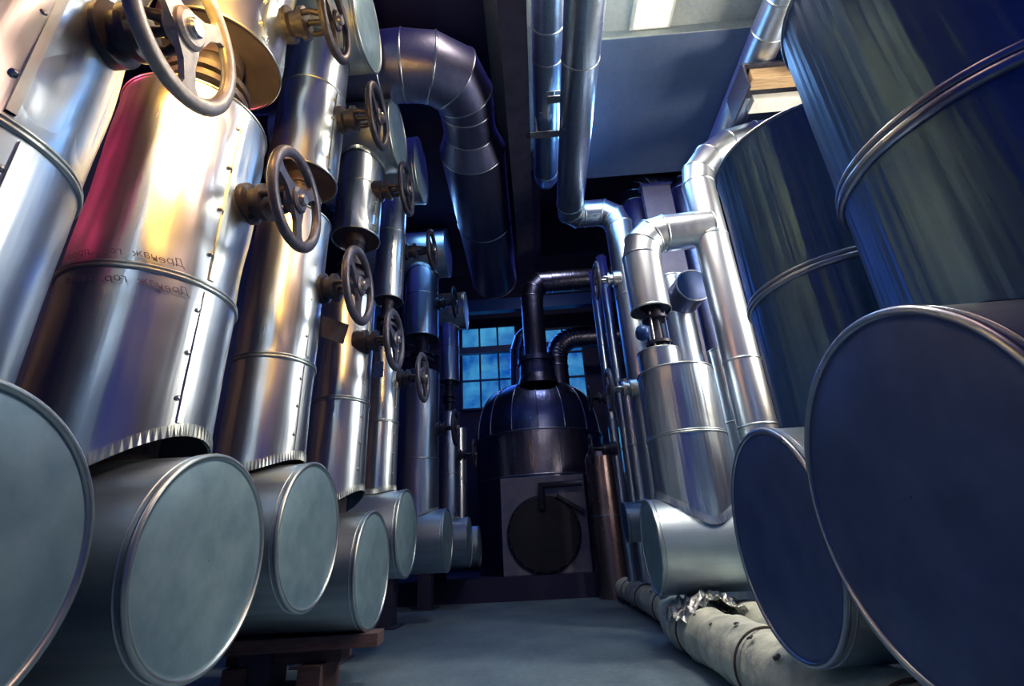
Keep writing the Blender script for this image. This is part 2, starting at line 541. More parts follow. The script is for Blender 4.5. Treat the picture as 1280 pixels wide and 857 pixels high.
# hand wheels, lower and upper rows
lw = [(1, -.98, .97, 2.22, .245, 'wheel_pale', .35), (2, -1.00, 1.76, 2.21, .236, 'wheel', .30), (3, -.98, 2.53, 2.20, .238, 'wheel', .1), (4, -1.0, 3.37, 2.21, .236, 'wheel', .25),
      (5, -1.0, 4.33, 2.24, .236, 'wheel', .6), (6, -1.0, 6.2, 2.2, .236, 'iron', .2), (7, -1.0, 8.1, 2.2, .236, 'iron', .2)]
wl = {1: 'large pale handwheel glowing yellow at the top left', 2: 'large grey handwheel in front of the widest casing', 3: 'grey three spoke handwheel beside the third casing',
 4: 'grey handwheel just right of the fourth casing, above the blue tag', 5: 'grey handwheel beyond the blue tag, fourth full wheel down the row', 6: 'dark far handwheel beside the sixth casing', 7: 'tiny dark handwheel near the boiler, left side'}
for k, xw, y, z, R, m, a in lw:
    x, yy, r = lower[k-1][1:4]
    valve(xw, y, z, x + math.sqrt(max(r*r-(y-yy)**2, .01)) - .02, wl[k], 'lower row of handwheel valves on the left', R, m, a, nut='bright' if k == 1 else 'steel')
uw = [(2, -.95, 1.79, 3.46, .215, .5), (3, -.93, 2.50, 3.51, .225, .2), (4, -.97, 3.42, 3.66, .235, .9), (5, -.97, 4.5, 3.75, .225, .4), (6, -1.0, 6.2, 4.0, .225, .1)]
uwl = {2: 'dark handwheel cut by the top edge beside the tall overhead drum end', 3: 'dark handwheel in front of the overhead drum end with thin rim',
 4: 'dark handwheel below the overhead drums, on the toothed casing', 5: 'dim dark handwheel on the narrow upper casing', 6: 'faint far dark handwheel on the upper row'}
for k, xw, y, z, R, a in uw:
    x, yy, r = upper[k-1][1:4]
    valve(xw, y, z, x + math.sqrt(max(r*r-(y-yy)**2, .01)) - .02, uwl[k], 'upper row of handwheel valves on the left', R, 'iron', a)

# pedestals carrying the drums, in the dark behind
for k, x, y, r, zr, zt, (dz, dr, dx), lift, amp in lower:
    t = thing('drum_pedestal', 'dark steel pedestal in the shadow under the drums', 'support', (x-.35, y, 0), 'pedestals under the left drums')
    b = MB(); b.box((x-.45, y-.12, .02), (x-.25, y+.12, dz-dr+.01), bev=.004); b.build('post', 'beam', t)
    b = MB(); b.box((x-.52, y-.2, 0), (x-.18, y+.2, .02)); b.build('foot_plate', 'beam', t)

t = thing('drum_pedestal', 'dark steel pedestal under the small drum beside the boiler', 'support', (1.35, 6.0, 0))
b = MB(); b.box((1.27, 5.92, .02), (1.37, 6.08, .75), bev=.004); b.build('post', 'beam', t)
b = MB(); b.box((1.22, 5.87, 0), (1.42, 6.13, .02)); b.build('foot_plate', 'beam', t)
# timbers under the low drum
def plank(lo, hi, rot, label, m='wood_dark'):
    b = MB(); c = (Vector(lo)+Vector(hi))/2
    b.box(Vector(lo)-c, Vector(hi)-c, Matrix.Translation(c) @ Matrix.Rotation(rot, 4, 'Z'), bev=.004)
    return tag(b.build('timber_plank', m), label, 'plank')
plank((-2.0, 3.30, .225), (-1.02, 3.50, .298), .10, 'dark timber plank directly under the low left drum')
plank((-1.95, 3.40, .15), (-1.25, 3.60, .222), .02, 'lower timber plank under the stack below the low drum')
for xx in (-1.85, -1.4):
    b = MB(); b.box((xx-.07, 3.32, 0), (xx+.07, 3.62, .15), bev=.004)
    tag(b.build('timber_block', 'wood_dark'), 'short timber block on the floor %s the plank stack' % ('at the back of' if xx < -1.6 else 'at the front of'), 'block')

# blue tag hanging from the fourth handwheel neck
t = thing('valve_tag', 'small blue plate hanging under the handwheel right of the fourth casing', 'tag', (-1.13, 3.40, 1.98))
b = MB(); b.box((-1.15, 3.39, 1.93), (-1.08, 3.396, 2.05)); b.build('plate', 'blueiron', t)
b = MB(); b.tube([(-1.115, 3.393, 2.05), (-1.115, 3.38, 2.12), (-1.10, 3.37, 2.16)], .003, 6); b.build('wire', 'iron', t)
b = MB(); b.box((0, -.1, 0), (.004, .1, .13), Matrix.Translation((-1.20, 2.66, 1.93)) @ Matrix.Rotation(.2, 4, 'Y') @ Matrix.Rotation(-.9, 4, 'Z'))
tag(b.build('sheet_offcut', 'iron'), 'small dark sheet flap sticking out beside the third casing', 'plate')

# handwriting on the widest casing, mirrored as the photograph shows it
def writing(txt, x, y, r, ang_right, z, size, parent):
    cu = bpy.data.curves.new('handwriting', 'FONT'); cu.body = txt; cu.size = size; cu.shear = .35
    cu.resolution_u = 2
    o = bpy.data.objects.new('tmp', cu); COL.objects.link(o)
    dg = bpy.context.evaluated_depsgraph_get()
    me = bpy.data.meshes.new_from_object(o.evaluated_get(dg))
    bm = bmesh.new(); bm.from_mesh(me)
    off = parent_loc(parent)
    for v in bm.verts:
        a = ang_right - v.co.x/r
        rr = r + .010
        v.co = Vector((x + rr*math.cos(a), y + rr*math.sin(a), z + v.co.y + .004*math.sin(v.co.x*60))) - off
    bm.to_mesh(me); bm.free()
    w = bpy.data.objects.new('handwriting', me); COL.objects.link(w); w.parent = parent
    me.materials.clear(); me.materials.append(MT['ink'])
    bpy.data.objects.remove(o)
    return w
wide = [o for o in COL.objects if o.get('label') == pipe_labels[2]][0]
for zz, a0 in ((1.635, -.50), (1.742, -.62)):
    for wd, dx_ in (('Дренаж', 0), ('гор.', .185), ('прол.', .29), ('6', .46)):
        writing(wd, -1.52, 1.72, .300, a0 - dx_/.300, zz, .040, wide)

# ---------------------------------------------------------------- RIGHT TANKS
def big_unit(x, y, r, zr, zt, dz, dr, xcap, lab_d, lab_p, seed, capm='cap_shaded', pm='tank', sm='clad_x', beadw=.014, zr2=None, collar=None):
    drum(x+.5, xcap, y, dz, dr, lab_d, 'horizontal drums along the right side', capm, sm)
    def fz(t):
        s = r*math.sin(t)
        return dz + math.sqrt(max(dr*dr - s*s, .0004)) + .004
    t = thing('insulated_pipe', lab_p, 'pipe', (x, y, dz+dr), 'wide vertical casings on the right')
    rip = .0034 if pm == 'tank' else .0012
    shell(x, y, r, fz, zr, pm, t, .006, seed, n=360, name='lower_casing', ripple=rip)
    shell(x, y, r*.992, zr, zt, pm, t, .006, seed+2, n=360, name='upper_casing', closed_top=True, ripple=rip)
    bead(x, y, r, zr, t, 'rim_dark' if pm == 'tank' else 'bead', beadw)
    bead(x, y, r*.992, zt, t, 'rim_dark' if pm == 'tank' else 'bead', .008, 'top_bead', False)
    if pm != 'tank': crimp(x, y, r, fz, .06, t, 'clad', flare=.016, n=240)
    return t
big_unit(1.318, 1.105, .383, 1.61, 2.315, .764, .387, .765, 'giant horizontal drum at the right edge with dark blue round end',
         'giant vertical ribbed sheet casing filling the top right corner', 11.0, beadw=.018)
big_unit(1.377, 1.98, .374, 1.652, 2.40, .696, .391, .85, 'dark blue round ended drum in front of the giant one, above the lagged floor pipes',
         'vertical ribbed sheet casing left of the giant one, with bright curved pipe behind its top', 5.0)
T = big_unit(1.20, 4.0, .305, 1.46, 2.0, .69, .325, .80, 'bright horizontal drum with V shaped seam, right of the aisle',
         'bright vertical casing standing on the V seam drum', 8.0, capm='cap', pm='clad', beadw=.009)
shell(1.10, 4.0, .175, 2.0, 2.2, 'clad', T, 0, 1, name='collar')
bead(1.10, 4.0, .175, 2.2, T, w=.006, double=False, name='collar_bead')

# ---------------------------------------------------------------- clad pipe runs
def arc(c, u, v, R, n, a0=0, a1=PI/2):
    return [Vector(c) + Vector(u)*R*math.cos(a0+(a1-a0)*i/n) + Vector(v)*R*math.sin(a0+(a1-a0)*i/n) for i in range(n+1)]
def run(name, label, cat, path, r, m, group=None, bw=.006, cap0=False, cap1=False, beads=True, bm='bead', seg=48, longm=None, loc=None):
    """path: list of points, each straight or elbow gore a part of its own"""
    pts = [Vector(p) for p in path]
    rs = sweep(pts, r, seg)
    t = thing(name, label, cat, loc or pts[0], group)
    rad = r if isinstance(r, (list, tuple)) else [r]*len(pts)
    lens = [(pts[i+1]-pts[i]).length for i in range(len(pts)-1)]
    elbow = None
    i = 0
    while i < len(lens):
        if lens[i] < 1.6*rad[i] and 0 < i < len(lens)-1:
            mb = MB(); j = i
            while j < len(lens)-1 and lens[j] < 1.6*rad[j]:
                mb.rings([rs[j], rs[j+1]]); j += 1
            mb.build('elbow', m, t); i = j
        else:
            mb = MB()
            N = max(2, int(lens[i]/.12))
            rows = [[a.lerp(b, k/N) for a, b in zip(rs[i], rs[i+1])] for k in range(N+1)]
            rows = [[p + (p - (pts[i].lerp(pts[i+1], k/N))).normalized()*dent(p, .0015, rad[i]*40) if 0 < k < N else p for p in row] for k, row in enumerate(rows)]
            mb.rings(rows, cap0=cap0 and i == 0, cap1=cap1 and i == len(lens)-1)
            mb.build('pipe_section', m, t); i += 1
    if beads:
        for i, ring in enumerate(rs):
            if (i == 0 or i == len(rs)-1) and not (cap0 or cap1 or True): continue
            c = pts[i]
            d = (pts[min(i+1, len(pts)-1)] - pts[max(i-1, 0)]).normalized()
            o1 = [c + (p-c)*(1+bw/rad[i]) + d*bw for p in ring]
            o2 = [c + (p-c)*(1+bw/rad[i]) - d*bw for p in ring]
            i1 = [p + d*bw*1.8 for p in ring]; i2 = [p - d*bw*1.8 for p in ring]
            mb = MB(); mb.rings([i1, o1, o2, i2])
            mb.build('joint_bead', bm, t)
    return t

V3 = Vector
# bright U pipe: down leg, elbow, cross piece into the tall leg
ex, ey, ez = 1.10, 4.0, 3.40
pth = [V3((ex, ey, 2.60)), V3((ex, ey, 3.14))] + arc((ex+.24, ey, 3.16), (-1, 0, 0), (0, 0, 1), .24, 3)[1:] + [V3((1.78, ey, 3.42))]
pth[-2] = V3((ex+.24, ey, 3.40))
U = run('elbow_pipe', 'bright bent pipe with open dark bottom joined to the tall shiny pipe', 'pipe', pth, .172, 'bright')
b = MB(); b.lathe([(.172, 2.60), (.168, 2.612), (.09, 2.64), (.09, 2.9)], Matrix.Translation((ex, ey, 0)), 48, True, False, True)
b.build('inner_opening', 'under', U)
pth = [V3((1.77, 4.0, .0)), V3((1.77, 4.0, 1.52)), V3((1.77, 4.0, 2.07)), V3((1.77, 4.0, 3.3)), V3((1.77, 4.0, 3.92))] + \
      [V3((1.80, 4.0, 4.08)), V3((1.94, 4.0, 4.26)), V3((2.16, 4.0, 4.41)), V3((2.45, 4.0, 4.49)), V3((2.78, 4.0, 4.50)), V3((3.4, 4.0, 4.50))]
run('tall_pipe', 'tall shiny pipe curving over to the right behind the ribbed casing', 'pipe', pth, .150, 'bright')

# small blue valve in the gap above the collar
t = thing('flanged_valve', 'small blue flanged valve in the gap under the bright bent pipe', 'valve', (1.10, 4.0, 2.2))
b = MB(); b.lathe([(.075, 2.2), (.075, 2.27), (.11, 2.27), (.11, 2.295), (.055, 2.30), (.05, 2.5), (.11, 2.505), (.11, 2.53), (.07, 2.54), (.07, 2.65)], Matrix.Translation((1.12, 4, 0)), 32, True, True, True); b.build('body', 'iron', t)
for a in range(4):
    b = MB(); c = V3((1.12 + .09*math.cos(a*PI/2+.9), 4+.09*math.sin(a*PI/2+.9), 0))
    b.lathe([(.011, 2.24), (.011, 2.56)], Matrix.Translation(c), 8, True, True, True); b.build('bolt', 'blueiron' if a % 2 else 'steel', t)
b = MB(); b.lathe([(.02, -.0), (.06, .02), (.072, .05), (.06, .09), (.02, .11)], frame_to((1.03, 3.95, 2.37), (-1, -.3, 0)), 24, False, True, True); b.build('actuator', 'blueiron', t)

# pipe behind with a round ended stub facing the camera
t = run('stub_pipe', 'dim vertical pipe behind the bright bent one, with a round ended side stub', 'pipe', [(1.57, 4.75, .0), (1.57, 4.75, 2.0), (1.57, 4.75, 2.86), (1.57, 4.75, 3.30)], .17, 'clad')
b = MB(); fr = frame_to((1.60, 4.65, 3.0), (.12, -1, 0)); b.lathe([(.172, -.1), (.172, .33)], fr, 48, True); st = b.build('side_stub', 'duct', t)
b = MB(); b.lathe([(.001, .333), (.160, .331), (.165, .328)], fr, 48, False); b.build('stub_cap', 'cap_shaded', st)
b = MB(); torus(b, fr @ Matrix.Translation((0, 0, .33)), .168, .008); b.build('cap_rim', 'bead', st)
t = run('short_pipe', 'short vertical casing with capped top between the V seam casing and the tall pipe', 'pipe', [(1.90, 4.66, .0), (1.90, 4.66, 1.7), (1.90, 4.66, 2.42)], .14, 'clad', cap1=True)

# overhead pipe along the aisle with an offset and a drop
pth = [V3((.60, 1.0, 4.5)), V3((.60, 2.95, 4.5)), V3((.61, 4.85, 4.5)), V3((.63, 5.0, 4.5)), V3((.72, 5.08, 4.5)), V3((.80, 5.08, 4.5)), V3((1.02, 5.08, 4.5)),
       V3((1.14, 5.08, 4.42)), V3((1.19, 5.08, 4.28)), V3((1.19, 5.08, 3.3)), V3((1.19, 5.08, .0))]
run('overhead_pipe', 'long overhead aluminium pipe along the aisle that jogs right and drops', 'pipe', pth, .160, 'clad')
pth = [V3((.345, 1.0, 4.8)), V3((.345, 2.85, 4.8)), V3((.345, 3.15, 4.8)), V3((.345, 4.6, 4.8)), V3((.345, 4.78, 4.87)), V3((.345, 4.85, 5.02)), V3((.345, 4.85, 5.28))]
run('overhead_pipe', 'thinner overhead pipe between the roof beam and the long aisle pipe', 'pipe', pth, .136, 'clad')
pth = [V3((2.32, 1.0, 4.85)), V3((2.32, 2.82, 4.85)), V3((2.32, 3.12, 4.85)), V3((2.34, 5.1, 4.85))]
run('overhead_pipe', 'overhead pipe at the right with timbers wedged under it', 'pipe', pth, .150, 'bright')

# big duct on the left of the ceiling
pth = [V3((-3.0, 3.12, 4.8)), V3((-1.15, 3.12, 4.8)), V3((-.95, 3.12, 4.8)), V3((-.72, 3.16, 4.8)), V3((-.54, 3.28, 4.8)), V3((-.46, 3.48, 4.8)), V3((-.455, 3.62, 4.8)), V3((-.46, 3.92, 4.8)), V3((-.47, 4.18, 4.8)), V3((-.475, 5.45, 4.8)), V3((-.48, 7.0, 4.8))]
run('ventilation_duct', 'big dim round duct under the ceiling, elbow then widening as it recedes', 'duct', pth, [.30, .30, .30, .30, .30, .28, .27, .27, .355, .355, .355], 'duct', cap1=True, seg=64, bm='rim_dark')
# roof beam
t = thing('roof_beam', 'dark steel roof beam running along the aisle ceiling', 'beam', (.05, 1, 4.5))
b = MB(); b.box((-.06, 1, 4.52), (.16, 6.4, 4.545)); b.build('bottom_flange', 'beam', t)
b = MB(); b.box((.04, 1, 4.545), (.06, 6.4, 5.3)); b.build('web', 'beam', t)
for i, yy in enumerate((3.42, )):
    t = thing('pipe_hanger', 'pale angle bracket under the thinner overhead pipe', 'bracket', (.2, 3.6, 4.5))
    b = MB(); b.box((.16, 3.72, 4.50), (.62, 3.80, 4.51)); b.box((.16, 3.79, 4.51), (.62, 3.80, 4.58)); b.build('angle', 'steel', t)
    b = MB(); b.box((.22, 3.75, 4.51), (.235, 3.77, 5.25)); b.build('rod', 'steel', t)
    t = thing('pipe_clamp', 'small pale I shaped clamp on the thinner overhead pipe', 'bracket', (.4, 3.3, 4.6))
    b = MB(); b.box((.33, 3.38, 4.635), (.47, 3.46, 4.645)); b.box((.33, 3.38, 4.575), (.47, 3.46, 4.585)); b.box((.395, 3.38, 4.585), (.405, 3.46, 4.635)); b.build('clamp_body', 'steel', t)

# dark bent ducts against the far ceiling edge
pa = [V3((1.62, 5.7, 2.6)), V3((1.62, 5.7, 5.02))] + arc((1.97, 5.7, 5.04), (-1, 0, 0), (0, 0, 1), .35, 5)[1:] + [V3((3.3, 5.7, 5.39))]
run('bent_duct', 'dark pleated elbow duct behind the bright bent pipe, left of the flat panel', 'duct', pa, .21, 'duct', seg=48, bm='rim_dark')
pa = [V3((2.17, 5.36, 2.6)), V3((2.17, 5.36, 4.95))] + arc((2.44, 5.36, 4.97), (-1, 0, 0), (0, 0, 1), .27, 4)[1:] + [V3((3.3, 5.36, 5.24))]
run('bent_duct', 'second dark elbow duct dropping just left of the tall shiny pipe', 'duct', pa, .15, 'duct', seg=48, bm='rim_dark')
t = thing('box_duct', 'flat grey blue duct panel behind the bright bent pipe', 'duct', (1.78, 5.27, 2.6))
b = MB(); b.box((1.60, 5.22, 0), (1.96, 5.32, 4.96), bev=.005); b.build('duct_body', 'panel', t)
b = MB(); b.box((1.58, 5.20, 4.96), (1.98, 5.34, 4.99)); b.build('duct_flange', 'rim_dark', t)

# valves on the drop pipe, right side
valve(.83, 5.02, 3.52, 1.05, 'pale handwheel edge on at the end of the horizontal pipe, right of centre', 'right side handwheel valves', .225, 'wheel', .2, 'steel')
valve(.80, 4.95, 2.19, 1.05, 'pale handwheel edge on left of the V seam casing', 'right side handwheel valves', .225, 'wheel', .5, 'steel')
run('thin_pipe', 'slim vertical pipe beside the drop pipe', 'pipe', [(1.26, 6.9, .0), (1.26, 6.9, 2.9), (1.26, 6.9, 5.0)], .075, 'clad', group='slim vertical pipes behind the V seam casing')
run('thin_pipe', 'slim vertical pipe farther behind the drop pipe, nearer the boiler', 'pipe', [(1.15, 7.2, .0), (1.15, 7.2, 2.4), (1.15, 7.2, 4.9)], .07, 'clad', group='slim vertical pipes behind the V seam casing')
run('thin_pipe', 'slim blue tinted vertical pipe just left of the V seam casing', 'pipe', [(1.42, 6.4, .0), (1.42, 6.4, 2.2), (1.42, 6.4, 4.4)], .06, 'bluepipe', group='slim vertical pipes behind the V seam casing')
run('thin_pipe', 'slim vertical pipe touching the far wall side of the boiler', 'pipe', [(1.62, 7.6, .0), (1.62, 7.6, 2.4), (1.62, 7.6, 4.9)], .09, 'bluepipe', group='slim vertical pipes behind the V seam casing')
valve(.86, 7.2, 2.75, 1.09, 'dark far handwheel against the blue windows', 'right side handwheel valves', .2, 'iron', .2)
valve(.78, 7.1, 1.98, 1.09, 'dark far handwheel in front of the bronzed jacket', 'right side handwheel valves', .22, 'iron', .2)
drum(1.55, .95, 6.0, .95, .21, 'small dark drum right of the boiler base', 'horizontal drums along the right side', 'cap_shaded')
t = run('short_pipe', 'short dark riser on the small drum beside the boiler base', 'pipe', [(1.2, 6.0, 1.16), (1.2, 6.0, 1.8), (1.2, 6.0, 2.6)], .10, 'clad', cap1=True)

# ---------------------------------------------------------------- BOILER
bx, by, br = .08, 10.25, 1.27
t = thing('boiler', 'large dark domed boiler closing the far end of the aisle', 'boiler', (bx, by, .34))
def cyl(mb, r, z0, z1, n=96):
    mb.lathe([(r, z0), (r, z1)], Matrix.Translation((bx, by, 0)), n, True)
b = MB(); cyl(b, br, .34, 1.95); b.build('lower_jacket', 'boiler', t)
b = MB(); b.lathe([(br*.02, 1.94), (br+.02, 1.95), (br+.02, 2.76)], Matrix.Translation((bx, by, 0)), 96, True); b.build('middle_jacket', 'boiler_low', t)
b = MB(); torus(b, Matrix.Translation((bx, by, 2.76)), br+.02, .018, 96); torus(b, Matrix.Translation((bx, by, 1.95)), br+.02, .016, 96); b.build('jacket_bead', 'rim_dark', t)
NG = 16
for kq in range(NG):
    a0, a1 = 2*PI*kq/NG, 2*PI*(kq+1)/NG
    rows = []
    for i in range(13):
        u = i/12*PI/2*.93
        rr, zz = (br+.02)*math.cos(u)**.5, 2.78 + 1.12*math.sin(u)
        rows.append([V3((bx + rr*math.cos(a0+(a1-a0)*j/6), by + rr*math.sin(a0+(a1-a0)*j/6), zz)) for j in range(7)])
    b = MB(); b.rings(rows, close=False); b.build('dome_gore', 'boiler', t)
    rows = []
    for i in range(13):
        u = i/12*PI/2*.93
        rr, zz = (br+.028)*math.cos(u)**.5, 2.782 + 1.125*math.sin(u)
        rows.append(V3((bx + rr*math.cos(a0), by + rr*math.sin(a0), zz)))
    b = MB(); b.tube(rows, .011, 6); b.build('dome_seam', 'rim_dark', t)
b = MB(); b.lathe([(.42, 3.72), (.36, 3.92), (.34, 4.2), (.38, 4.2), (.38, 4.3), (.0, 4.3)], Matrix.Translation((.14, 9.5, 0)), 48, True); b.build('neck', 'boiler_low', t)
# front plate and round door
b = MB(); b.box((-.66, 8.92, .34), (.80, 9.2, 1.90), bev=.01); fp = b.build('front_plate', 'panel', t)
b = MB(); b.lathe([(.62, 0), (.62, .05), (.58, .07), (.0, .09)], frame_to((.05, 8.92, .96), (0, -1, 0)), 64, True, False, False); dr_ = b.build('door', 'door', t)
for a in range(20):
    b = MB(); b.lathe([(.018, .05), (.018, .075)], frame_to((.05+.59*math.cos(a*PI/10), 8.92, .96+.59*math.sin(a*PI/10)), (0, -1, 0)), 6, True, True, True)
    b.build('bolt', 'iron', dr_)
b = MB(); b.tube([(.05, 8.80, 1.35), (.05, 8.78, 1.72), (.75, 8.78, 1.74)], .055, 12); b.tube([(.30, 8.84, 1.55), (.76, 8.84, 1.25)], .04, 10); b.build('hinge_arm', 'iron', t)
slab('trim_1', (-3.4, 8.6, 0), (3.4, 12.9, .34), 'wall')

t = thing('jacketed_tank', 'narrow bronzed vertical tank at the right shoulder of the boiler', 'tank', (1.10, 8.25, 0))
b = MB(); b.lathe([(.26, .0), (.26, 1.15)], Matrix.Translation((1.05, 8.3, 0)), 48, True); b.build('lower_jacket', 'brown', t)
b = MB(); b.lathe([(.255, 1.15), (.255, 2.05), (.2, 2.15), (.0, 2.2)], Matrix.Translation((1.05, 8.3, 0)), 48, True); b.build('upper_jacket', 'brown', t)
b = MB(); torus(b, Matrix.Translation((1.05, 8.3, 1.15)), .26, .008); b.build('seam_band', 'rim_dark', t)

# pipes on the boiler
run('elbow_pipe', 'dark elbow pipe rising from the boiler neck and turning right', 'pipe',
    [(.14, 9.5, 4.3), (.14, 9.5, 5.7), (.20, 9.5, 5.92), (.36, 9.5, 6.07), (.60, 9.5, 6.08), (1.05, 9.5, 6.08), (2.6, 9.5, 6.08)], .235, 'boiler_low', bm='rim_dark')
run('ribbed_elbow', 'dark many jointed elbow curving right above the boiler', 'pipe',
    [(.62, 10.6, 3.8), (.62, 10.6, 4.5)] + [V3((1.12 - .5*math.cos(i*PI/18), 10.6, 4.7+.5*math.sin(i*PI/18))) for i in range(0, 10)] + [(2.4, 10.6, 5.2)], .24, 'boiler_low', bm='rim_dark', bw=.012)
run('blue_lit_pipe', 'bright blue lit vertical pipe left of the boiler neck', 'pipe', [(-.28, 10.6, 3.75), (-.28, 10.6, 3.95), (-.28, 10.6, 4.5), (-.26, 10.6, 4.95), (-.16, 10.6, 5.25), (.05, 10.6, 5.45)], .17, 'bluepipe')

# ---------------------------------------------------------------- lagged pipes on the floor
def lagged(label, x, y0, y1, r, z, seed, tears):
    t = thing('lagged_pipe', label, 'pipe', (x, y0, z), 'lagged pipes on the floor')
    N = 60; n = 40; rows = []
    for i in range(N+1):
        k = i/N; y = y0 + (y1-y0)*k
        row = []
        for j in range(n):
            a = 2*PI*j/n
            p = V3((x + r*math.cos(a), y, z + r*math.sin(a)))
            e = .022*noise.noise(p*4+V3((seed, 0, 0))) + .010*noise.noise(p*13) + .006*math.sin(y*38+3*a+seed)*noise.noise(p*3)
            if k < .04: e -= r*.5*(1-k/.04)**2
            if k > .96: e -= r*.5*((k-.96)/.04)**2
            row.append(V3((x + (r+e)*math.cos(a), y, max(.004, z + (r+e)*math.sin(a)))))
        rows.append(row)
    b = MB(); b.rings(rows, cap0=True, cap1=True); b.build('canvas_wrap', 'wrap', t)
    for (ty, ta, sz) in tears:
        b = MB(); c = []
        for q in range(9):
            aa = ta + sz*(.5+.5*random.random())*math.cos(2*PI*q/9)/r
            yy = ty + sz*2.0*(.3+.7*random.random())*math.sin(2*PI*q/9)
            c.append(V3((x + (r+.012)*math.cos(aa), yy, z + (r+.012)*math.sin(aa))))
        b.add(c + [V3((x+(r+.016)*math.cos(ta), ty, z+(r+.016)*math.sin(ta)))], [(q, (q+1) % 9, 9) for q in range(9)], True)
        b.build('tear', 'torn', t)
    for ty in [y0 + (y1-y0)*q for q in (.22, .5, .8)]:
        b = MB(); fr = frame_to((x, ty, z), (0, 1, .1)); torus(b, fr, r+.010, .006, 48, 6); b.build('tie_wire', 'rust', t)
    return t
lagged('pale lagged pipe on the floor nearest the aisle, at the bottom right', 1.00, .9, 4.5, .155, .160, 1.0, [(2.9, 1.9, .022), (3.3, 1.4, .02), (2.4, 1.7, .035), (2.75, 1.0, .03), (3.5, 2.2, .015), (3.15, 2.3, .014), (2.62, 2.2, .018), (2.5, 1.3, .03), (3.6, 1.0, .03), (2.3, 2.4, .02)])
lagged('pale lagged pipe on the floor running under the dark drums', 1.335, .9, 4.6, .155, .160, 4.0, [(3.0, 2.0, .03), (2.5, 1.6, .03)])
lagged('thinner dark lagged pipe on the floor reaching towards the boiler', 1.14, 4.55, 8.0, .14, .15, 7.0, [(5.6, 2.2, .02)])
# torn foil
b = MB(); vs = []; fs = []
nx, ny = 16, 14
for i in range(nx):
    for j in range(ny):
        u, v = i/(nx-1)-.5, j/(ny-1)-.5
        p = V3((u*.46, v*.50, .05 - .5*(abs(u)**2) + .085*noise.noise(V3((u*9, v*9, 2))) + .05*noise.noise(V3((u*23, v*23, 5)))))
        vs.append(V3((1.06, 3.80, .315)) + p)
for i in range(nx-1):
    for j in range(ny-1):
        fs.append((i*ny+j, (i+1)*ny+j, (i+1)*ny+j+1, i*ny+j+1))
b.add(vs, fs, True)
o = b.build('torn_foil', 'foil'); tag(o, 'crumpled torn foil on top of the lagged floor pipes', 'foil')
sm = o.modifiers.new('thickness', 'SOLIDIFY'); sm.thickness = .004
b = MB(); b.box((0, 0, 0), (.05, 2.2, .05), Matrix.Translation((1.80, 3.0, .36)) @ Matrix.Rotation(.10, 4, 'Z'), bev=.003)

# ---------------------------------------------------------------- timbers wedged at the ceiling, right
def ceil_plank(lo, hi, m, label, name='timber_plank'):
    b = MB(); b.box(lo, hi, bev=.004); return tag(b.build(name, m), label, 'plank')
ceil_plank((2.19, 3.34, 4.54), (3.3, 3.47, 4.67), 'wood', 'brown timber wedged under the right overhead pipe')
ceil_plank((2.24, 3.50, 4.44), (3.3, 3.65, 4.52), 'paint', 'pale painted board beside the brown timber at the right ceiling')
t = thing('angle_bracket', 'dark steel angle bracket holding the timbers under the right overhead pipe', 'bracket', (2.15, 3.4, 4.56))
b = MB(); b.box((2.11, 3.30, 4.672), (3.45, 3.68, 4.695)); b.build('shelf', 'iron', t)
b = MB(); b.box((2.11, 3.30, 4.40), (2.13, 3.70, 4.672)); b.build('end_plate', 'iron', t)
b = MB(); b.box((2.50, 3.18, 4.70), (3.2, 3.20, 4.95)); b.build('upstand', 'iron', t)

# ---------------------------------------------------------------- ROOM
slab('floor', (-3.5, -2.5, -.1), (3.5, 14, 0), 'floor')
slab('wall_left', (-3.6, -2.5, 0), (-3.45, 13, 8.9), 'wall')
slab('wall_right', (3.45, -2.5, 0), (3.6, 13, 8.9), 'wall')
slab('wall_back', (-3.6, 13, 0), (3.6, 13.15, 9), 'wall')
slab('ceiling', (-3.6, -2.5, 5.30), (3.6, 5.15, 5.42), 'ceil_hi')
slab('ceiling_2', (-3.6, 7.4, 8.9), (3.6, 13.15, 9.0), 'wall')
slab('trim_2', (-3.6, 7.4, 5.42), (3.6, 7.5, 8.9), 'wall')
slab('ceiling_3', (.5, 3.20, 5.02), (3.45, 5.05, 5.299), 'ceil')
slab('trim_3', (.5, 3.19, 5.02), (3.45, 3.20, 5.12), 'ceil_hi')
slab('ceiling_6', (.5, -2.5, 5.12), (3.45, 3.20, 5.299), 'ceil_hi')
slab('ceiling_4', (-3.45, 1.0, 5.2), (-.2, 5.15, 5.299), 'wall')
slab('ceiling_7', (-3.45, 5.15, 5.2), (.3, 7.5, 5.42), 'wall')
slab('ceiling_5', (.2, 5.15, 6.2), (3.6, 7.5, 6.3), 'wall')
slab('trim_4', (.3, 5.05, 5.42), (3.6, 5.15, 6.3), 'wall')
slab('trim_5', (.2, 5.15, 5.42), (.3, 7.4, 6.2), 'wall')
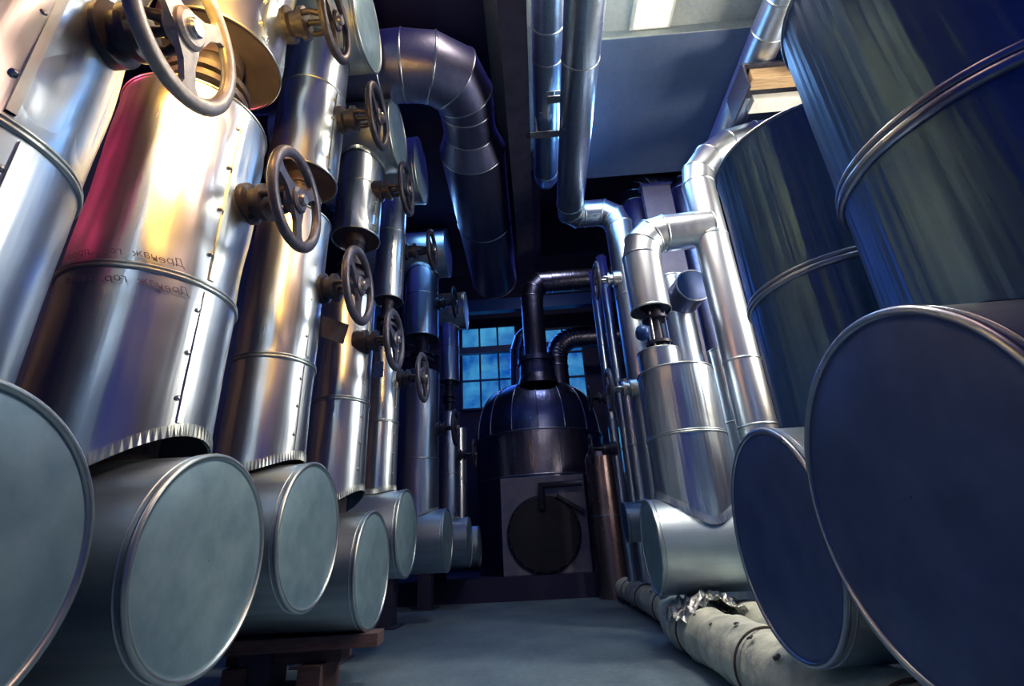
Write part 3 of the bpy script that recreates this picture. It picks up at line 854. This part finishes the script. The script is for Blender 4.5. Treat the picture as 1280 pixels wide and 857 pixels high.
# windows in the far wall
def window(i, x0, x1, z0, z1, nx, nz):
    t = bpy.data.objects.new('window_%d' % i, None); COL.objects.link(t); t.location = (x0, 12.98, z0); t['kind'] = 'structure'
    b = MB(); b.box((x0, 12.97, z0), (x1, 12.985, z1)); b.build('pane', 'glass', t)
    b = MB(); w = .05
    for k in range(nx+1):
        xx = x0 + (x1-x0)*k/nx; b.box((xx-w/2, 12.93, z0), (xx+w/2, 12.97, z1))
    for k in range(nz+1):
        zz = z0 + (z1-z0)*k/nz; b.box((x0, 12.92, zz-w/2), (x1, 12.969, zz+w/2))
    b.build('window_frame', 'beam', t)
window(1, -1.9, -.35, 4.3, 6.7, 3, 3)
window(2, .45, 1.5, 4.3, 6.5, 2, 3)
window(3, 1.9, 3.0, 2.4, 3.6, 2, 2)
b = MB(); b.box((-3.4, 12.0, 6.75), (3.4, 12.2, 7.1)); tag(b.build('cross_beam', 'blueiron'), 'blue beam above the far windows', 'beam')
b = MB(); b.box((-3.4, 12.0, 5.55), (3.4, 12.15, 5.72)); tag(b.build('cross_beam', 'beam'), 'dark beam crossing the far windows', 'beam')

# fluorescent fitting
def fitting(label, x0, x1, y0, y1, z=5.24):
    t = thing('ceiling_light', label, 'light', ((x0+x1)/2, (y0+y1)/2, z+.05), 'fluorescent ceiling lights')
    b = MB(); b.box((x0-.03, y0-.03, z+.03), (x1+.03, y1+.03, z+.058)); b.build('housing', 'paint', t)
    b = MB(); b.box((x0, y0, z), (x1, y1, z+.03), bev=.008); b.build('diffuser', 'lamp', t)
fitting('lit ceiling light at the top right of centre', 1.16, 1.47, 1.7, 3.15, 5.06)

# ---------------------------------------------------------------- LIGHTS
def area(name, loc, target, sx, sy, col, e, spread=None):
    l = bpy.data.lights.new(name, 'AREA'); l.shape = 'RECTANGLE'; l.size = sx; l.size_y = sy
    l.color = col; l.energy = e
    if spread: l.spread = spread
    o = bpy.data.objects.new(name, l); COL.objects.link(o)
    o.location = loc
    o.rotation_euler = (V3(target)-V3(loc)).to_track_quat('-Z', 'Y').to_euler()
    return o
CREAM = (1, .76, .48); TEAL = (.28, .60, 1.0); BLUE = (.05, .20, .80)
area('ceiling_lamp_light', (1.32, 2.45, 5.03), (1.1, 2.5, 0), .20, 1.3, CREAM, 105)
area('ceiling_fill_right', (1.15, 2.3, 5.0), (.8, 2.4, 0), .9, 1.6, TEAL, 22)  # added teal fill beside the ceiling lamp for broad highlights
area('aisle_lamp_light', (.30, 2.3, 5.1), (-.2, 2.4, 0), .12, 1.6, CREAM, 60)
area('slab_fill', (1.0, 4.2, 4.95), (.6, 4.2, 0), .3, 1.2, TEAL, 24)  # unseen light without a fitting, added under the slab as teal fill
area('aisle_lamp_far', (-.9, 5.6, 5.0), (-.7, 5.6, 0), .25, 1.2, TEAL, 10)
area('side_fill_cream', (3.35, 3.05, 2.9), (-1.4, 3.2, 2.0), .40, 2.4, CREAM, 140)  # added cream light for highlights on the left casings; no window here
area('side_fill_teal', (3.38, 3.0, 2.8), (-1.4, 3.2, 1.4), 1.3, 2.8, TEAL, 44)  # broad teal fill added around the cream side light
area('bay_warm_fill', (.7, .45, 4.0), (-1.2, 1.2, .8), .8, .8, (1, .52, .30), 8, 1.45)  # unseen warm light added for a golden tone on the near casings
area('navy_fill', (0, 3.5, 5.0), (0, 3.5001, 0), 6, 8, (.11, .12, .85), 26)
area('hall_daylight', (-.9, 12.3, 6.0), (-.3, 9.5, 3.0), 2.4, 2.0, BLUE, 60)
area('hall_fill', (.6, 7.7, 7.6), (.2, 9.8, 3.5), .4, .8, (.75, .75, .9), 50)  # added light to lift the dome and the elbow pipe
area('orange_leak_light', (-.75, .15, 3.5), (-1.48, 1.0, 3.0), .6, .6, (1, .45, .08), 62, 1.1)  # added orange light standing in for the light leak at top left
area('orange_leak_light_low', (-.85, .5, 2.35), (-1.55, 1.5, 3.1), .4, .4, (1, .48, .07), 16, 1.2)  # second added orange light, aimed up at the wide underside
area('red_leak_light', (-2.05, 1.2, 2.5), (-1.75, 1.5, 2.5), .35, 1.3, (1, .07, .14), 5, .66)  # added red light for the leak's red streak on the widest casing

w = bpy.data.worlds.new('world'); SC.world = w; w.use_nodes = True
bg = w.node_tree.nodes['Background']
bg.inputs['Color'].default_value = (.05, .10, .62, 1)
bg.inputs['Strength'].default_value = .24
SC.view_settings.view_transform = 'Standard'
SC.view_settings.look = 'None'
SC.view_settings.gamma = 1.0
SC.view_settings.use_curve_mapping = False
SC.view_settings.exposure = 0.0
